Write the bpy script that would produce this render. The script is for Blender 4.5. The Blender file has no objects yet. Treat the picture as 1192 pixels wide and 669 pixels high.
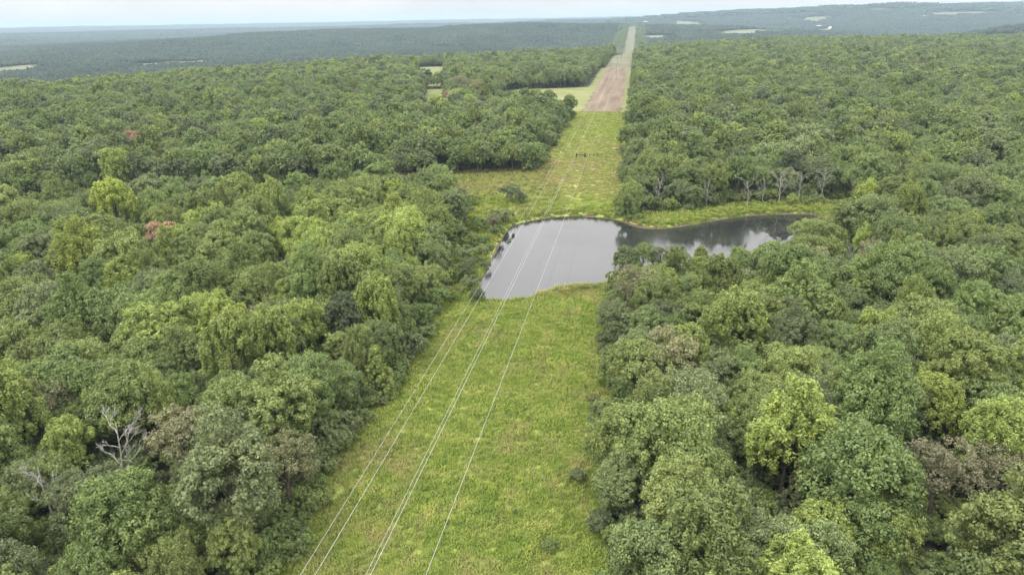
import bpy, math, random
import numpy as np

# ------------------------------------------------------------------ camera, sky, sun
SC = bpy.context.scene
COL = SC.collection
RS = np.random.RandomState(7)
random.seed(7)

CAM_H, FPX, PITCH, YAW, ROLL = 60.0, 800.0, 21.3, -10.0, 0.9      # focal length in photo pixels (1192 wide)
_p, _y, _r = [math.radians(a) for a in (PITCH, YAW, ROLL)]
CF = np.array([math.sin(_y)*math.cos(_p), math.cos(_y)*math.cos(_p), -math.sin(_p)])
_R0 = np.array([math.cos(_y), -math.sin(_y), 0.0]); _U0 = np.cross(_R0, CF)
CR = _R0*math.cos(_r) - _U0*math.sin(_r); CU = _U0*math.cos(_r) + _R0*math.sin(_r)
CP = np.array([0, 0, CAM_H])

from mathutils import Matrix, Vector
cd = bpy.data.cameras.new('camera'); cam = bpy.data.objects.new('camera', cd); COL.objects.link(cam)
m = Matrix(((CR[0], CU[0], -CF[0], CP[0]), (CR[1], CU[1], -CF[1], CP[1]), (CR[2], CU[2], -CF[2], CP[2]), (0, 0, 0, 1)))
cam.matrix_world = m
cd.sensor_width = 36.0; cd.lens = 36.0*FPX/1192.0; cd.clip_start = 0.5; cd.clip_end = 60000
SC.camera = cam

SUN_EL, SUN_AZ = 58.0, 215.0            # degrees; azimuth clockwise from +Y
W = bpy.data.worlds.new('World'); SC.world = W; W.use_nodes = True
nt = W.node_tree; N = nt.nodes; L = nt.links; N.clear()
out = N.new('ShaderNodeOutputWorld'); bg = N.new('ShaderNodeBackground'); bg.inputs['Strength'].default_value = 0.1
sky = N.new('ShaderNodeTexSky'); sky.sky_type = 'NISHITA'; sky.sun_disc = False
sky.sun_elevation = math.radians(SUN_EL); sky.sun_rotation = math.radians(SUN_AZ); sky.dust_density = 3.0
tc = N.new('ShaderNodeTexCoord'); sx = N.new('ShaderNodeSeparateXYZ'); L.new(tc.outputs['Generated'], sx.inputs[0])
ov = N.new('ShaderNodeMapRange'); ov.inputs['From Min'].default_value = 0; ov.inputs['From Max'].default_value = 1
ov.inputs['To Min'].default_value = 1.0; ov.inputs['To Max'].default_value = 3.8        # standard overcast: zenith brighter than horizon
pz = N.new('ShaderNodeMath'); pz.operation = 'MAXIMUM'; pz.inputs[1].default_value = 0; L.new(sx.outputs['Z'], pz.inputs[0])
pw = N.new('ShaderNodeMath'); pw.operation = 'POWER'; pw.inputs[1].default_value = .8; L.new(pz.outputs[0], pw.inputs[0]); L.new(pw.outputs[0], ov.inputs['Value'])
mp = N.new('ShaderNodeMapping'); mp.inputs['Scale'].default_value = (2, 2, 7); L.new(tc.outputs['Generated'], mp.inputs[0])
nz = N.new('ShaderNodeTexNoise'); nz.inputs['Scale'].default_value = 2.2; nz.inputs['Detail'].default_value = 6; L.new(mp.outputs[0], nz.inputs['Vector'])
cr = N.new('ShaderNodeMapRange'); cr.inputs['From Min'].default_value = .3; cr.inputs['From Max'].default_value = .7
cr.inputs['To Min'].default_value = .88; cr.inputs['To Max'].default_value = 1.10; L.new(nz.outputs[0], cr.inputs['Value'])
mu = N.new('ShaderNodeMath'); mu.operation = 'MULTIPLY'; L.new(ov.outputs[0], mu.inputs[0]); L.new(cr.outputs[0], mu.inputs[1])
cl = N.new('ShaderNodeVectorMath'); cl.operation = 'SCALE'; cl.inputs[0].default_value = (5.3, 5.2, 5.12); L.new(mu.outputs[0], cl.inputs['Scale'])
mx = N.new('ShaderNodeMix'); mx.data_type = 'RGBA'; mx.inputs[0].default_value = 0.97
L.new(sky.outputs[0], mx.inputs['A']); L.new(cl.outputs[0], mx.inputs['B'])
L.new(mx.outputs['Result'], bg.inputs['Color']); L.new(bg.outputs[0], out.inputs[0])

sd_ = bpy.data.lights.new('sun', 'SUN'); sun = bpy.data.objects.new('sun', sd_); COL.objects.link(sun)
sd_.energy = 1.3; sd_.angle = math.radians(14); sd_.color = (1, .96, .88)
_a, _e = math.radians(SUN_AZ), math.radians(SUN_EL)
_sd = Vector((math.sin(_a)*math.cos(_e), math.cos(_a)*math.cos(_e), math.sin(_e)))
sun.rotation_euler = _sd.to_track_quat('Z', 'Y').to_euler()

vs = SC.view_settings; vs.view_transform = 'Standard'; vs.look = 'None'; vs.exposure = 0.74; vs.gamma = 1.0; vs.use_curve_mapping = False
SC.cycles.use_denoising = True
SC.cycles.max_bounces = 6; SC.cycles.diffuse_bounces = 4; SC.cycles.transmission_bounces = 3; SC.cycles.glossy_bounces = 2
SC.cycles.transparent_max_bounces = 4; SC.cycles.volume_bounces = 0; SC.cycles.sample_clamp_indirect = 4

# ------------------------------------------------------------------ maths helpers
def proj(P):
    d = np.asarray(P, float) - CP
    z = d @ CF
    zz = np.where(np.abs(z) < 1e-3, 1e-3, z)
    return 596 + FPX*(d @ CR)/zz, 334.5 - FPX*(d @ CU)/zz, z
def ray(u, v):
    d = CF + CR*(u-596)/FPX + CU*(334.5-v)/FPX
    return d/np.linalg.norm(d)
def at(u, v, z=0.0):                     # the point of the level z that the pixel looks at
    d = ray(u, v); t = (z-CAM_H)/d[2]; return CP + d*t
def sstep(a, b, x):
    t = np.clip((x-a)/(b-a), 0, 1); return t*t*(3-2*t)
def inpoly(x, y, P):
    x = np.asarray(x, float); y = np.asarray(y, float); r = np.zeros(x.shape, bool)
    for i in range(len(P)):
        (x0, y0), (x1, y1) = P[i], P[i-1]
        c = ((y0 > y) != (y1 > y)); r ^= c & (x < (x1-x0)*(y-y0)/((y1-y0) or 1e-9) + x0)
    return r
def polydist(x, y, P):
    x = np.asarray(x, float); y = np.asarray(y, float); d = np.full(x.shape, 1e9)
    for i in range(len(P)):
        (x0, y0), (x1, y1) = P[i-1], P[i]
        ex, ey = x1-x0, y1-y0; l2 = ex*ex+ey*ey+1e-9
        t = np.clip(((x-x0)*ex+(y-y0)*ey)/l2, 0, 1)
        d = np.minimum(d, np.hypot(x-x0-t*ex, y-y0-t*ey))
    return np.where(inpoly(x, y, P), -d, d)
def gpoly(px, z=0.0): return [tuple(at(u, v, z)[:2]) for u, v in px]
def smooth_closed(P, n=2):
    P = np.array(P)
    for _ in range(n):
        Q = np.empty((2*len(P), 2)); nx = np.roll(P, -1, 0); Q[0::2] = .75*P+.25*nx; Q[1::2] = .25*P+.75*nx; P = Q
    return [tuple(p) for p in P]
_WV = [(RS.uniform(0, 6.28), RS.uniform(0, 6.28), RS.uniform(.6, 1.6)) for _ in range(24)]
def waves(x, y, lam, k0=0, n=8):         # smooth noise, about -1..1
    s = 0
    for k in range(k0, k0+n):
        a, ph, f = _WV[k % 24]; s = s + np.sin((x*np.cos(a)+y*np.sin(a))*6.283/lam*f+ph)
    return s/(n*.75)

# ------------------------------------------------------------------ the lie of the land
WATER = -0.5
POND = smooth_closed(gpoly([(556, 340), (562, 350), (590, 351), (612, 349), (630, 342), (650, 336), (680, 333), (714, 331), (728, 318),
                            (770, 316), (830, 312), (890, 303), (935, 282), (956, 262), (955, 250), (925, 249.5), (895, 250), (862, 252), (830, 257), (800, 263),
                            (765, 267), (742, 265), (724, 258), (705, 254), (680, 252), (655, 252), (628, 255), (605, 260), (592, 265), (586, 274),
                            (580, 287), (570, 305), (562, 322)], WATER), 2)
CX0, CX1 = -37.5, -5.2                   # edges of the power-line corridor
def edge_r(az):
    return np.interp(az, [-50, -40, -30, -20, -12, -7, -3, 2, 8, 27], [640, 650, 760, 900, 960, 1020, 1120, 1250, 1450, 1600])
def height(x, y):
    x = np.asarray(x, float); y = np.asarray(y, float)
    r = np.hypot(x, y); az = np.degrees(np.arctan2(x, y))
    near = 1.4*waves(x, y, 260, 0, 8)*sstep(60, 160, np.hypot(x-5, y-200)) + 4*sstep(500, 1100, r)*sstep(0, 12, az)
    g = lambda c, w: np.exp(-((r-c)/w)**2)
    A = lambda xs, ys: np.interp(az, xs, ys)
    far = -34 + (12*waves(x, y, 1500, 3, 10)+7*waves(x, y, 620, 9, 10))*sstep(900, 2500, r) + 14*sstep(4500, 9000, r)
    far = far + g(3300, 650)*A([-46, -40, -30, -20, -10, -2, 4, 10, 20], [0, 18, 40, 55, 62, 62, 50, 20, 0])
    far = far + g(5600, 1000)*A([-30, -12, -4, 3, 8, 14, 19, 27], [0, 15, 45, 85, 108, 126, 116, 80])
    far = far + g(7000, 900)*A([-48, -30, -15, 0, 10, 18, 22, 28], [22, 26, 40, 55, 75, 106, 116, 122])
    far = far + g(2700, 450)*A([15, 20, 24, 28, 34], [0, 10, 44, 60, 66])
    far = far + g(12500, 1600)*A([-48, -30, -15, 0, 27], [50, 56, 66, 76, 100])
    t = sstep(0, 700, r-edge_r(az))
    z = near*(1-t) + far*t
    k = (np.abs(x-5) < 120) & (np.abs(y-200) < 110)
    if np.any(k):
        d = polydist(x[k], y[k], POND) if x.ndim else polydist(x, y, POND)
        b = np.where(d < 0, WATER - np.minimum(1.6, -d*.3), WATER + .75*sstep(0, 2.2, d))
        w = 1-sstep(2, 30, d)
        if x.ndim: z[k] = z[k]*(1-w) + b*w
        else: z = z*(1-w) + b*w
    return z
def hz(x, y): return float(height(np.array([x], float), np.array([y], float))[0])
def hit(u, v):                           # where the pixel's ray meets the land
    d = ray(u, v); t = np.concatenate([np.arange(40, 1500, 3.), np.arange(1500, 15000, 10.)])
    P = CP + t[:, None]*d; k = np.nonzero(P[:, 2] < height(P[:, 0], P[:, 1]))[0]
    return P[k[0]] if len(k) else None

# ------------------------------------------------------------------ mesh helpers
def mesh(name, V, Q, mats, midx=None, smooth=False, attrs=None):
    V = np.asarray(V, np.float32); Q = np.asarray(Q, np.int32); k = Q.shape[1]
    me = bpy.data.meshes.new(name); me.vertices.add(len(V)); me.vertices.foreach_set('co', V.ravel())
    me.loops.add(Q.size); me.loops.foreach_set('vertex_index', Q.ravel())
    me.polygons.add(len(Q)); me.polygons.foreach_set('loop_start', np.arange(0, Q.size, k, dtype=np.int32))
    if midx is not None: me.polygons.foreach_set('material_index', np.asarray(midx, np.int32))
    if smooth: me.polygons.foreach_set('use_smooth', np.ones(len(Q), bool))
    for a, (dom, vals) in (attrs or {}).items():
        at_ = me.attributes.new(a, 'FLOAT', dom); at_.data.foreach_set('value', np.asarray(vals, np.float32))
    for mt in mats: me.materials.append(mt)
    me.update(calc_edges=True); me.validate(); return me
def obj(name, me, parent=None, loc=None):
    o = bpy.data.objects.new(name, me); COL.objects.link(o)
    if parent: o.parent = parent
    if loc is not None: o.location = loc
    return o
def tag(o, label=None, cat=None, group=None, kind=None):
    for k, v in (('label', label), ('category', cat), ('group', group), ('kind', kind)):
        if v: o[k] = v
    return o
class MB:                                # collects quads
    def __init__(s): s.V = []; s.Q = []; s.n = 0
    def add(s, V, Q):
        s.V.append(np.asarray(V, float)); s.Q.append(np.asarray(Q, int)+s.n); s.n += len(V); return s
    def tube(s, pts, rad, k=6):
        pts = np.asarray(pts, float); n = len(pts); rad = np.broadcast_to(np.asarray(rad, float), (n,))
        T = np.gradient(pts, axis=0); T /= np.linalg.norm(T, axis=1)[:, None]+1e-9
        ref = np.where(np.abs(T[:, 2:3]) > .9, np.array([[1., 0, 0]]), np.array([[0, 0, 1.]]))
        A = np.cross(T, ref); A /= np.linalg.norm(A, axis=1)[:, None]; B = np.cross(T, A)
        th = np.arange(k)*2*np.pi/k
        V = pts[:, None, :] + rad[:, None, None]*(np.cos(th)[None, :, None]*A[:, None, :] + np.sin(th)[None, :, None]*B[:, None, :])
        i = np.arange(n-1)[:, None]*k; j = np.arange(k)[None, :]; j2 = (j+1) % k
        Q = np.stack([i+j, i+j2, i+k+j2, i+k+j], -1).reshape(-1, 4)
        return s.add(V.reshape(-1, 3), Q)
    def box(s, c, d, rz=0.0, tilt=None):
        c = np.asarray(c, float); h = np.asarray(d, float)/2
        V = np.array([[x, y, z] for z in (-1, 1) for x, y in ((-1, -1), (1, -1), (1, 1), (-1, 1))])*h
        if tilt is not None: V = V @ np.asarray(tilt).T
        R = np.array([[math.cos(rz), -math.sin(rz), 0], [math.sin(rz), math.cos(rz), 0], [0, 0, 1]])
        return s.add(V @ R.T + c, [[3, 2, 1, 0], [4, 5, 6, 7], [0, 1, 5, 4], [1, 2, 6, 5], [2, 3, 7, 6], [3, 0, 4, 7]])
    def arr(s): return np.concatenate(s.V), np.concatenate(s.Q)
    def build(s, name, mat, parent=None, smooth=False):
        V, Q = s.arr(); return obj(name, mesh(name, V, Q, [mat], smooth=smooth), parent)

# ------------------------------------------------------------------ materials
def mat(name):
    M = bpy.data.materials.new(name); M.use_nodes = True; t = M.node_tree; t.nodes.clear()
    o = t.nodes.new('ShaderNodeOutputMaterial'); return M, t.nodes, t.links, o
def ramp(N, stops, interp='LINEAR'):
    r = N.new('ShaderNodeValToRGB'); e = r.color_ramp; e.interpolation = interp
    while len(e.elements) < len(stops): e.elements.new(.5)
    for k, (p, c) in enumerate(stops): e.elements[k].position = p; e.elements[k].color = (*c, 1)
    return r
def noise(N, L, vec, scale, detail=4, rough=.55):
    n = N.new('ShaderNodeTexNoise'); n.inputs['Scale'].default_value = scale; n.inputs['Detail'].default_value = detail
    n.inputs['Roughness'].default_value = rough; L.new(vec, n.inputs['Vector']); return n.outputs[0]
def mixc(N, L, f, a, b, mode='MIX'):
    m = N.new('ShaderNodeMix'); m.data_type = 'RGBA'; m.blend_type = mode
    for s, v in ((0, f), ('A', a), ('B', b)):
        if hasattr(v, 'is_linked'): L.new(v, m.inputs[s])
        else: m.inputs[s].default_value = v if s == 0 else (*v, 1)
    return m.outputs['Result']
def mapr(N, L, v, a, b, c, d):
    m = N.new('ShaderNodeMapRange'); L.new(v, m.inputs['Value'])
    for k, x in zip(('From Min', 'From Max', 'To Min', 'To Max'), (a, b, c, d)): m.inputs[k].default_value = x
    return m.outputs[0]
def rough_mat(name, stops, scale, rough=.9, bump=0., detail=5, stretch=None):
    M, N, L, o = mat(name); g = N.new('ShaderNodeNewGeometry'); pos = g.outputs['Position']
    if stretch:
        mq = N.new('ShaderNodeMapping'); mq.inputs['Scale'].default_value = stretch; L.new(pos, mq.inputs[0]); pos = mq.outputs[0]
    n = noise(N, L, pos, scale, detail)
    r = ramp(N, stops); L.new(n, r.inputs[0]); p = N.new('ShaderNodeBsdfPrincipled'); p.inputs['Roughness'].default_value = rough
    p.inputs['Specular IOR Level'].default_value = .2
    L.new(r.outputs[0], p.inputs['Base Color']); L.new(p.outputs[0], o.inputs[0])
    if bump:
        b = N.new('ShaderNodeBump'); b.inputs['Distance'].default_value = bump; L.new(n, b.inputs['Height']); L.new(b.outputs[0], p.inputs['Normal'])
    return M

LEAF_STOPS = [(0, (.070, .095, .048)), (.12, (.152, .192, .082)), (.25, (.200, .240, .100)), (.4, (.180, .252, .070)), (.55, (.228, .276, .080)),
              (.7, (.288, .364, .083)), (.8, (.38, .45, .09)), (.9, (.205, .195, .115)), (.95, (.43, .29, .18)), (1, (.45, .22, .13))]
def leaf_material(name, stops=LEAF_STOPS):
    M, N, L, o = mat(name)
    a = N.new('ShaderNodeAttribute'); a.attribute_type = 'INSTANCER'; a.attribute_name = 'tint'
    r = ramp(N, stops); L.new(a.outputs['Fac'], r.inputs[0])
    lv = N.new('ShaderNodeAttribute'); lv.attribute_name = 'leaf_shade'
    oi = N.new('ShaderNodeObjectInfo')
    b1 = mapr(N, L, lv.outputs['Fac'], 0, 1, .55, 1.5); b2 = mapr(N, L, oi.outputs['Random'], 0, 1, .82, 1.2)
    mm = N.new('ShaderNodeMath'); mm.operation = 'MULTIPLY'; L.new(b1, mm.inputs[0]); L.new(b2, mm.inputs[1])
    v = N.new('ShaderNodeVectorMath'); v.operation = 'SCALE'; L.new(r.outputs[0], v.inputs[0]); L.new(mm.outputs[0], v.inputs['Scale'])
    hs = N.new('ShaderNodeHueSaturation'); hs.inputs['Saturation'].default_value = .96; L.new(v.outputs[0], hs.inputs['Color'])
    L.new(mapr(N, L, lv.outputs['Fac'], 0, 1, .515, .485), hs.inputs['Hue'])
    d = N.new('ShaderNodeBsdfDiffuse'); L.new(hs.outputs[0], d.inputs[0])
    tr = N.new('ShaderNodeBsdfTranslucent'); L.new(hs.outputs[0], tr.inputs[0])
    gl = N.new('ShaderNodeBsdfGlossy'); gl.inputs['Roughness'].default_value = .45; gl.inputs[0].default_value = (.9, .95, 1, 1)
    m1 = N.new('ShaderNodeMixShader'); m1.inputs[0].default_value = .33; L.new(d.outputs[0], m1.inputs[1]); L.new(tr.outputs[0], m1.inputs[2])
    m2 = N.new('ShaderNodeMixShader'); m2.inputs[0].default_value = .02; L.new(m1.outputs[0], m2.inputs[1]); L.new(gl.outputs[0], m2.inputs[2])
    L.new(m2.outputs[0], o.inputs[0]); return M
M_LEAF = leaf_material('foliage')
M_FARLEAF_SHADED = leaf_material('distant_foliage_painted_shade', [(0, (.028, .045, .024)), (.1, (.045, .065, .032)), (.2, (.07, .09, .04)), (1, (.12, .14, .06))])  # leaf self-shadow painted into darker greens; tile crowns have no leaves to cast it
M_BARK = rough_mat('bark', [(.3, (.07, .055, .042)), (.7, (.17, .145, .12))], 3.0)
M_DEAD = rough_mat('weathered_dead_wood', [(.3, (.26, .248, .228)), (.7, (.46, .44, .41))], 2.0)

def grass_color(N, L, dark=1.0):
    g = N.new('ShaderNodeNewGeometry'); P = g.outputs['Position']
    n1 = noise(N, L, P, .045, 4, .6); n2 = noise(N, L, P, .22, 4, .55); n3 = noise(N, L, P, 1.8, 3)
    mq = N.new('ShaderNodeMapping'); mq.inputs['Scale'].default_value = (1, .10, 1); L.new(P, mq.inputs[0]); n4 = noise(N, L, mq.outputs[0], .30, 4, .6)
    c = mixc(N, L, mapr(N, L, n2, .38, .62, 0, 1), (.225*dark, .300*dark, .066*dark), (.325*dark, .378*dark, .104*dark))
    s = N.new('ShaderNodeMath'); s.operation = 'ADD'; L.new(mapr(N, L, n1, .50, .68, 0, .62), s.inputs[0]); L.new(mapr(N, L, n2, .53, .71, -.1, .35), s.inputs[1]); s.use_clamp = True
    sp = N.new('ShaderNodeSeparateXYZ'); L.new(P, sp.inputs[0])
    m1 = mapr(N, L, sp.outputs['Y'], 232, 252, 0, .38); m2 = mapr(N, L, sp.outputs['Y'], 310, 400, 0, -.33)      # drier sward beyond the pond
    q1 = N.new('ShaderNodeMath'); L.new(m1, q1.inputs[0]); L.new(m2, q1.inputs[1]); q2 = N.new('ShaderNodeMath'); q2.use_clamp = True; L.new(q1.outputs[0], q2.inputs[0]); L.new(s.outputs[0], q2.inputs[1]); s = q2
    c = mixc(N, L, s.outputs[0], c, (.34*dark, .29*dark, .15*dark))
    c = mixc(N, L, mapr(N, L, n4, .52, .68, 0, .42), c, (.30*dark, .29*dark, .115*dark)); c = mixc(N, L, mapr(N, L, n4, .46, .32, 0, .25), c, (.12*dark, .18*dark, .04*dark))
    c = mixc(N, L, mapr(N, L, n3, .58, .75, 0, .25), c, (.07*dark, .11*dark, .03*dark))
    return c, n3
def grass_mat(name, dark=1.0, attr=False):
    M, N, L, o = mat(name); c, n = grass_color(N, L, dark)
    if attr:
        a = N.new('ShaderNodeAttribute'); a.attribute_type = 'INSTANCER'; a.attribute_name = 'tint'
        r = ramp(N, [(0, (.68, .76, .65)), (.5, (1, 1, 1)), (1, (1.35, 1.25, 1.05))]); L.new(a.outputs['Fac'], r.inputs[0])
        c = mixc(N, L, 1.0, c, r.outputs[0], 'MULTIPLY')
        d = N.new('ShaderNodeBsdfDiffuse'); L.new(c, d.inputs[0]); t = N.new('ShaderNodeBsdfTranslucent'); L.new(c, t.inputs[0])
        m1 = N.new('ShaderNodeMixShader'); m1.inputs[0].default_value = .3; L.new(d.outputs[0], m1.inputs[1]); L.new(t.outputs[0], m1.inputs[2]); L.new(m1.outputs[0], o.inputs[0])
    else:
        p = N.new('ShaderNodeBsdfPrincipled'); p.inputs['Roughness'].default_value = 1; p.inputs['Specular IOR Level'].default_value = 0
        L.new(c, p.inputs['Base Color']); L.new(p.outputs[0], o.inputs[0])
        b = N.new('ShaderNodeBump'); b.inputs['Distance'].default_value = .25; L.new(n, b.inputs['Height']); L.new(b.outputs[0], p.inputs['Normal'])
    return M
M_GRASS = grass_mat('rough_grass'); M_TUFT = grass_mat('grass_blades', 1.0, True)
M_FLOOR = rough_mat('woodland_floor', [(.3, (.035, .042, .020)), (.55, (.065, .068, .032)), (.75, (.11, .09, .05))], .25)
M_SOIL = rough_mat('ploughed_soil', [(.32, (.125, .095, .065)), (.5, (.18, .138, .097)), (.7, (.23, .178, .128))], .16, bump=.1, stretch=(1, .09, 1))
M_HAY = rough_mat('mown_hay_grass', [(.3, (.15, .175, .06)), (.55, (.195, .21, .08)), (.75, (.24, .225, .11))], .06)
M_PALE = rough_mat('pale_pasture', [(.3, (.13, .15, .08)), (.7, (.20, .195, .12))], .012)
M_STRIP = rough_mat('far_cleared_strip', [(.3, (.125, .135, .075)), (.7, (.19, .18, .11))], .02)
M_MUD = rough_mat('bare_earth_bank', [(.3, (.06, .05, .035)), (.7, (.15, .12, .085))], 1.2)
M_POLE = rough_mat('weathered_timber_pole', [(.3, (.24, .22, .20)), (.7, (.36, .33, .30))], 4)
M_DPOST = rough_mat('dark_creosote_post', [(.3, (.025, .022, .018)), (.7, (.06, .05, .04))], 6)
def plain(name, c, rough=.5, metal=0.):
    M, N, L, o = mat(name); p = N.new('ShaderNodeBsdfPrincipled'); p.inputs['Base Color'].default_value = (*c, 1)
    p.inputs['Roughness'].default_value = rough; p.inputs['Metallic'].default_value = metal; L.new(p.outputs[0], o.inputs[0]); return M
M_WIRE = plain('bare_aluminium_wire', (.60, .60, .60), .45, 0.1); M_PORC = plain('glazed_porcelain', (.30, .27, .25), .25)
M_WALL = rough_mat('white_metal_siding', [(.3, (.72, .73, .74)), (.7, (.82, .82, .82))], .3)
M_ROOF = rough_mat('pale_metal_roof', [(.3, (.62, .64, .66)), (.7, (.76, .77, .78))], .2)
def water_mat():
    M, N, L, o = mat('murky_pond_water'); p = N.new('ShaderNodeBsdfPrincipled')
    p.inputs['Base Color'].default_value = (.022, .023, .024, 1); p.inputs['Roughness'].default_value = .05; p.inputs['IOR'].default_value = 2.0
    g = N.new('ShaderNodeNewGeometry'); n = noise(N, L, g.outputs['Position'], .9, 4); b = N.new('ShaderNodeBump')
    b.inputs['Distance'].default_value = .03; b.inputs['Strength'].default_value = .4
    n2 = noise(N, L, g.outputs['Position'], .035, 4, .6); L.new(mapr(N, L, n2, .4, .65, .02, .22), p.inputs['Roughness'])     # wind patches; L.new(n, b.inputs['Height']); L.new(b.outputs[0], p.inputs['Normal'])
    L.new(p.outputs[0], o.inputs[0]); return M
M_WATER = water_mat()

# ------------------------------------------------------------------ ground, pond, fields
def grid_axis(parts):
    a = [parts[0][0]]
    for lo, hi, s0, s1 in parts:
        while a[-1] < hi-1e-6: a.append(min(hi, a[-1]+s0+(s1-s0)*(a[-1]-lo)/max(hi-lo, 1e-6)))
    return np.array(a)
gx = grid_axis([(-17000, -2500, 300, 70), (-2500, -400, 70, 12), (-400, -75, 12, 3), (-75, 75, 1.2, 1.2), (75, 400, 3, 12), (400, 2500, 12, 70), (2500, 10500, 70, 300)])
gy = grid_axis([(-400, 60, 30, 5), (60, 140, 5, 1.2), (140, 262, 1.2, 1.2), (262, 600, 2, 10), (600, 2500, 10, 40), (2500, 6000, 40, 90), (6000, 16500, 90, 250)])
def sheet(name, X, Y, mt, dz=0.0, kind='structure'):
    Z = height(X.ravel(), Y.ravel())+dz; n, k = X.shape
    i = np.arange(n-1)[:, None]*k+np.arange(k-1)[None, :]
    Q = np.stack([i, i+k, i+k+1, i+1], -1).reshape(-1, 4)
    o = obj(name, mesh(name, np.stack([X.ravel(), Y.ravel(), Z], 1), Q[:, ::-1], [mt], smooth=True)); o['kind'] = kind; return o
X, Y = np.meshgrid(gx, gy); g = sheet('ground', X, Y, M_FLOOR)
g['label'] = 'leaf-littered woodland ground rolling away to far low hills'
PV = np.array([(x, y, WATER) for x, y in POND]); c = PV.mean(0)
PB = [tuple(np.array(p)+(np.array(p)-c[:2])/np.linalg.norm(np.array(p)-c[:2])*1.2) for p in POND]
me = bpy.data.meshes.new('pond'); me.from_pydata([(x, y, WATER) for x, y in PB], [], [list(range(len(PB)))]); me.materials.append(M_WATER)
if me.polygons[0].normal.z < 0: me.flip_normals()
tag(obj('pond', me), 'still grey pond mirroring the overcast sky', None, None, 'structure')

def strip(name, ys, x0, x1, mt, dz, n=18):       # a strip that follows the land between two edges
    ys = np.asarray(ys, float); t = np.linspace(0, 1, n)
    A = x0(ys); B = x1(ys); X = A[:, None]+(B-A)[:, None]*t[None]; Y = np.repeat(ys[:, None], n, 1); return sheet(name, X, Y, mt, dz)
wob = lambda ys, c, k, a=1.0: c+a*np.sin(ys*.21+k)*.6+a*np.sin(ys*.57+2*k)*.4
strip('grass_corridor', np.concatenate([np.arange(20, 140, 2), np.arange(140, 262, 1.2), np.arange(262, 488, 3)]), lambda y: wob(y, CX0-4.5, 1), lambda y: wob(y, CX1+4.5, 2), M_GRASS, .06, 28)['label'] = 'rough green and straw-coloured grass of the cleared power-line strip'
strip('ploughed_field', np.arange(487, 1000, 4), lambda y: wob(y, -35, 1, 1.8), lambda y: wob(y, -8.5, 3, 1.8), M_SOIL, .14)['label'] = 'pinkish brown ploughed strip under the far power line'
strip('grass_margin', np.arange(484, 920, 8), lambda y: wob(y, -42, 1), lambda y: wob(y, -4.5, 3), M_HAY, .07)['label'] = 'light green grass edging the ploughed strip'
strip('grass_strip', np.arange(918, 4000, 20), lambda y: wob(y, -38, 1), lambda y: wob(y, -6, 3), M_STRIP, .2)['label'] = 'pale cleared strip climbing the far wooded ridge'
BANK = gpoly([(520, 352), (545, 352), (556, 345), (572, 350), (720, 336), (735, 312), (900, 300), (990, 262), (985, 236), (930, 233), (860, 236), (800, 246), (745, 250), (728, 238), (640, 246), (600, 205), (545, 205), (500, 212), (560, 250), (555, 285), (535, 315)])
RIGHTGAP_ = [(745, 250), (800, 240), (860, 226), (985, 214), (1040, 226), (1040, 262), (985, 296), (940, 312), (880, 326), (780, 334), (735, 336), (718, 330)]
BANKS = [BANK, gpoly(RIGHTGAP_), gpoly([(500, 352), (505, 318), (525, 268), (510, 250), (580, 250), (562, 352)]), gpoly([(500, 260), (460, 234), (460, 204), (640, 196), (660, 250), (560, 262)])]
def inany(x, y): return np.any([inpoly(x, y, P) for P in BANKS], axis=0)
def poly_sheet(name, P, mt, dz, step, label, test=None):
    P_ = np.array(P); xs = np.arange(P_[:, 0].min(), P_[:, 0].max()+step, step); ys = np.arange(P_[:, 1].min(), P_[:, 1].max()+step, step)
    X, Y = np.meshgrid(xs, ys); k = len(xs); Z = height(X.ravel(), Y.ravel())+dz
    i = (np.arange(len(ys)-1)[:, None]*k+np.arange(k-1)[None]).ravel(); Q = np.stack([i, i+1, i+k+1, i+k], -1)
    cx = X.ravel()[i]+step/2; cy = Y.ravel()[i]+step/2; Q = Q[inpoly(cx, cy, P) if test is None else test(cx, cy)]
    o = obj(name, mesh(name, np.stack([X.ravel(), Y.ravel(), Z], 1), Q, [mt], smooth=True)); tag(o, label, None, None, 'structure'); return o
poly_sheet('grass_bank', [p for P in BANKS for p in P], M_GRASS, .03, 1.0, 'tall green grass bank round the pond', inany)
_P = np.array(POND); _t = np.roll(_P, -1, 0)-np.roll(_P, 1, 0); _n = np.stack([_t[:, 1], -_t[:, 0]], 1); _n /= np.linalg.norm(_n, axis=1)[:, None]
if polydist(*(_P[0]+_n[0]*.3), POND) < 0: _n = -_n
_rw = .75+.3*np.sin(np.arange(len(_P))*1.7)+.2*np.sin(np.arange(len(_P))*.63)
RX = np.stack([_P[:, 0]+_n[:, 0]*o*(_rw if o > 0 else 1) for o in (-.8, 0, .6, 1.15)], 1); RY = np.stack([_P[:, 1]+_n[:, 1]*o*(_rw if o > 0 else 1) for o in (-.8, 0, .6, 1.15)], 1)
RX = np.vstack([RX, RX[:1]]); RY = np.vstack([RY, RY[:1]]); sheet('pond_shore', RX, RY, M_MUD, .09)['label'] = 'dark muddy shore rim round the pond'
HAYP = gpoly([(566, 134), (575, 114), (600, 105), (650, 103), (712, 100), (706, 126), (684, 139), (640, 137)])
poly_sheet('hay_meadow', HAYP, M_HAY, .05, 2.0, 'bright green mown meadow behind the left woods')
PAST1 = gpoly([(485, 74.5), (518, 74.5), (522, 101), (482, 101)]); PAST2 = gpoly([(495, 104), (520, 104), (526, 145), (488, 145)])
poly_sheet('pasture', PAST1, M_HAY, .05, 3.0, 'small yellow-green pasture far off among the trees')
poly_sheet('glade', PAST2, M_HAY, .05, 2.5, 'small grassy glade beside the dark red tree')
LANE = gpoly([(540, 206), (420, 212), (250, 222), (60, 234), (-60, 244), (-60, 274), (60, 264), (250, 252), (420, 240), (548, 228)])
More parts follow.
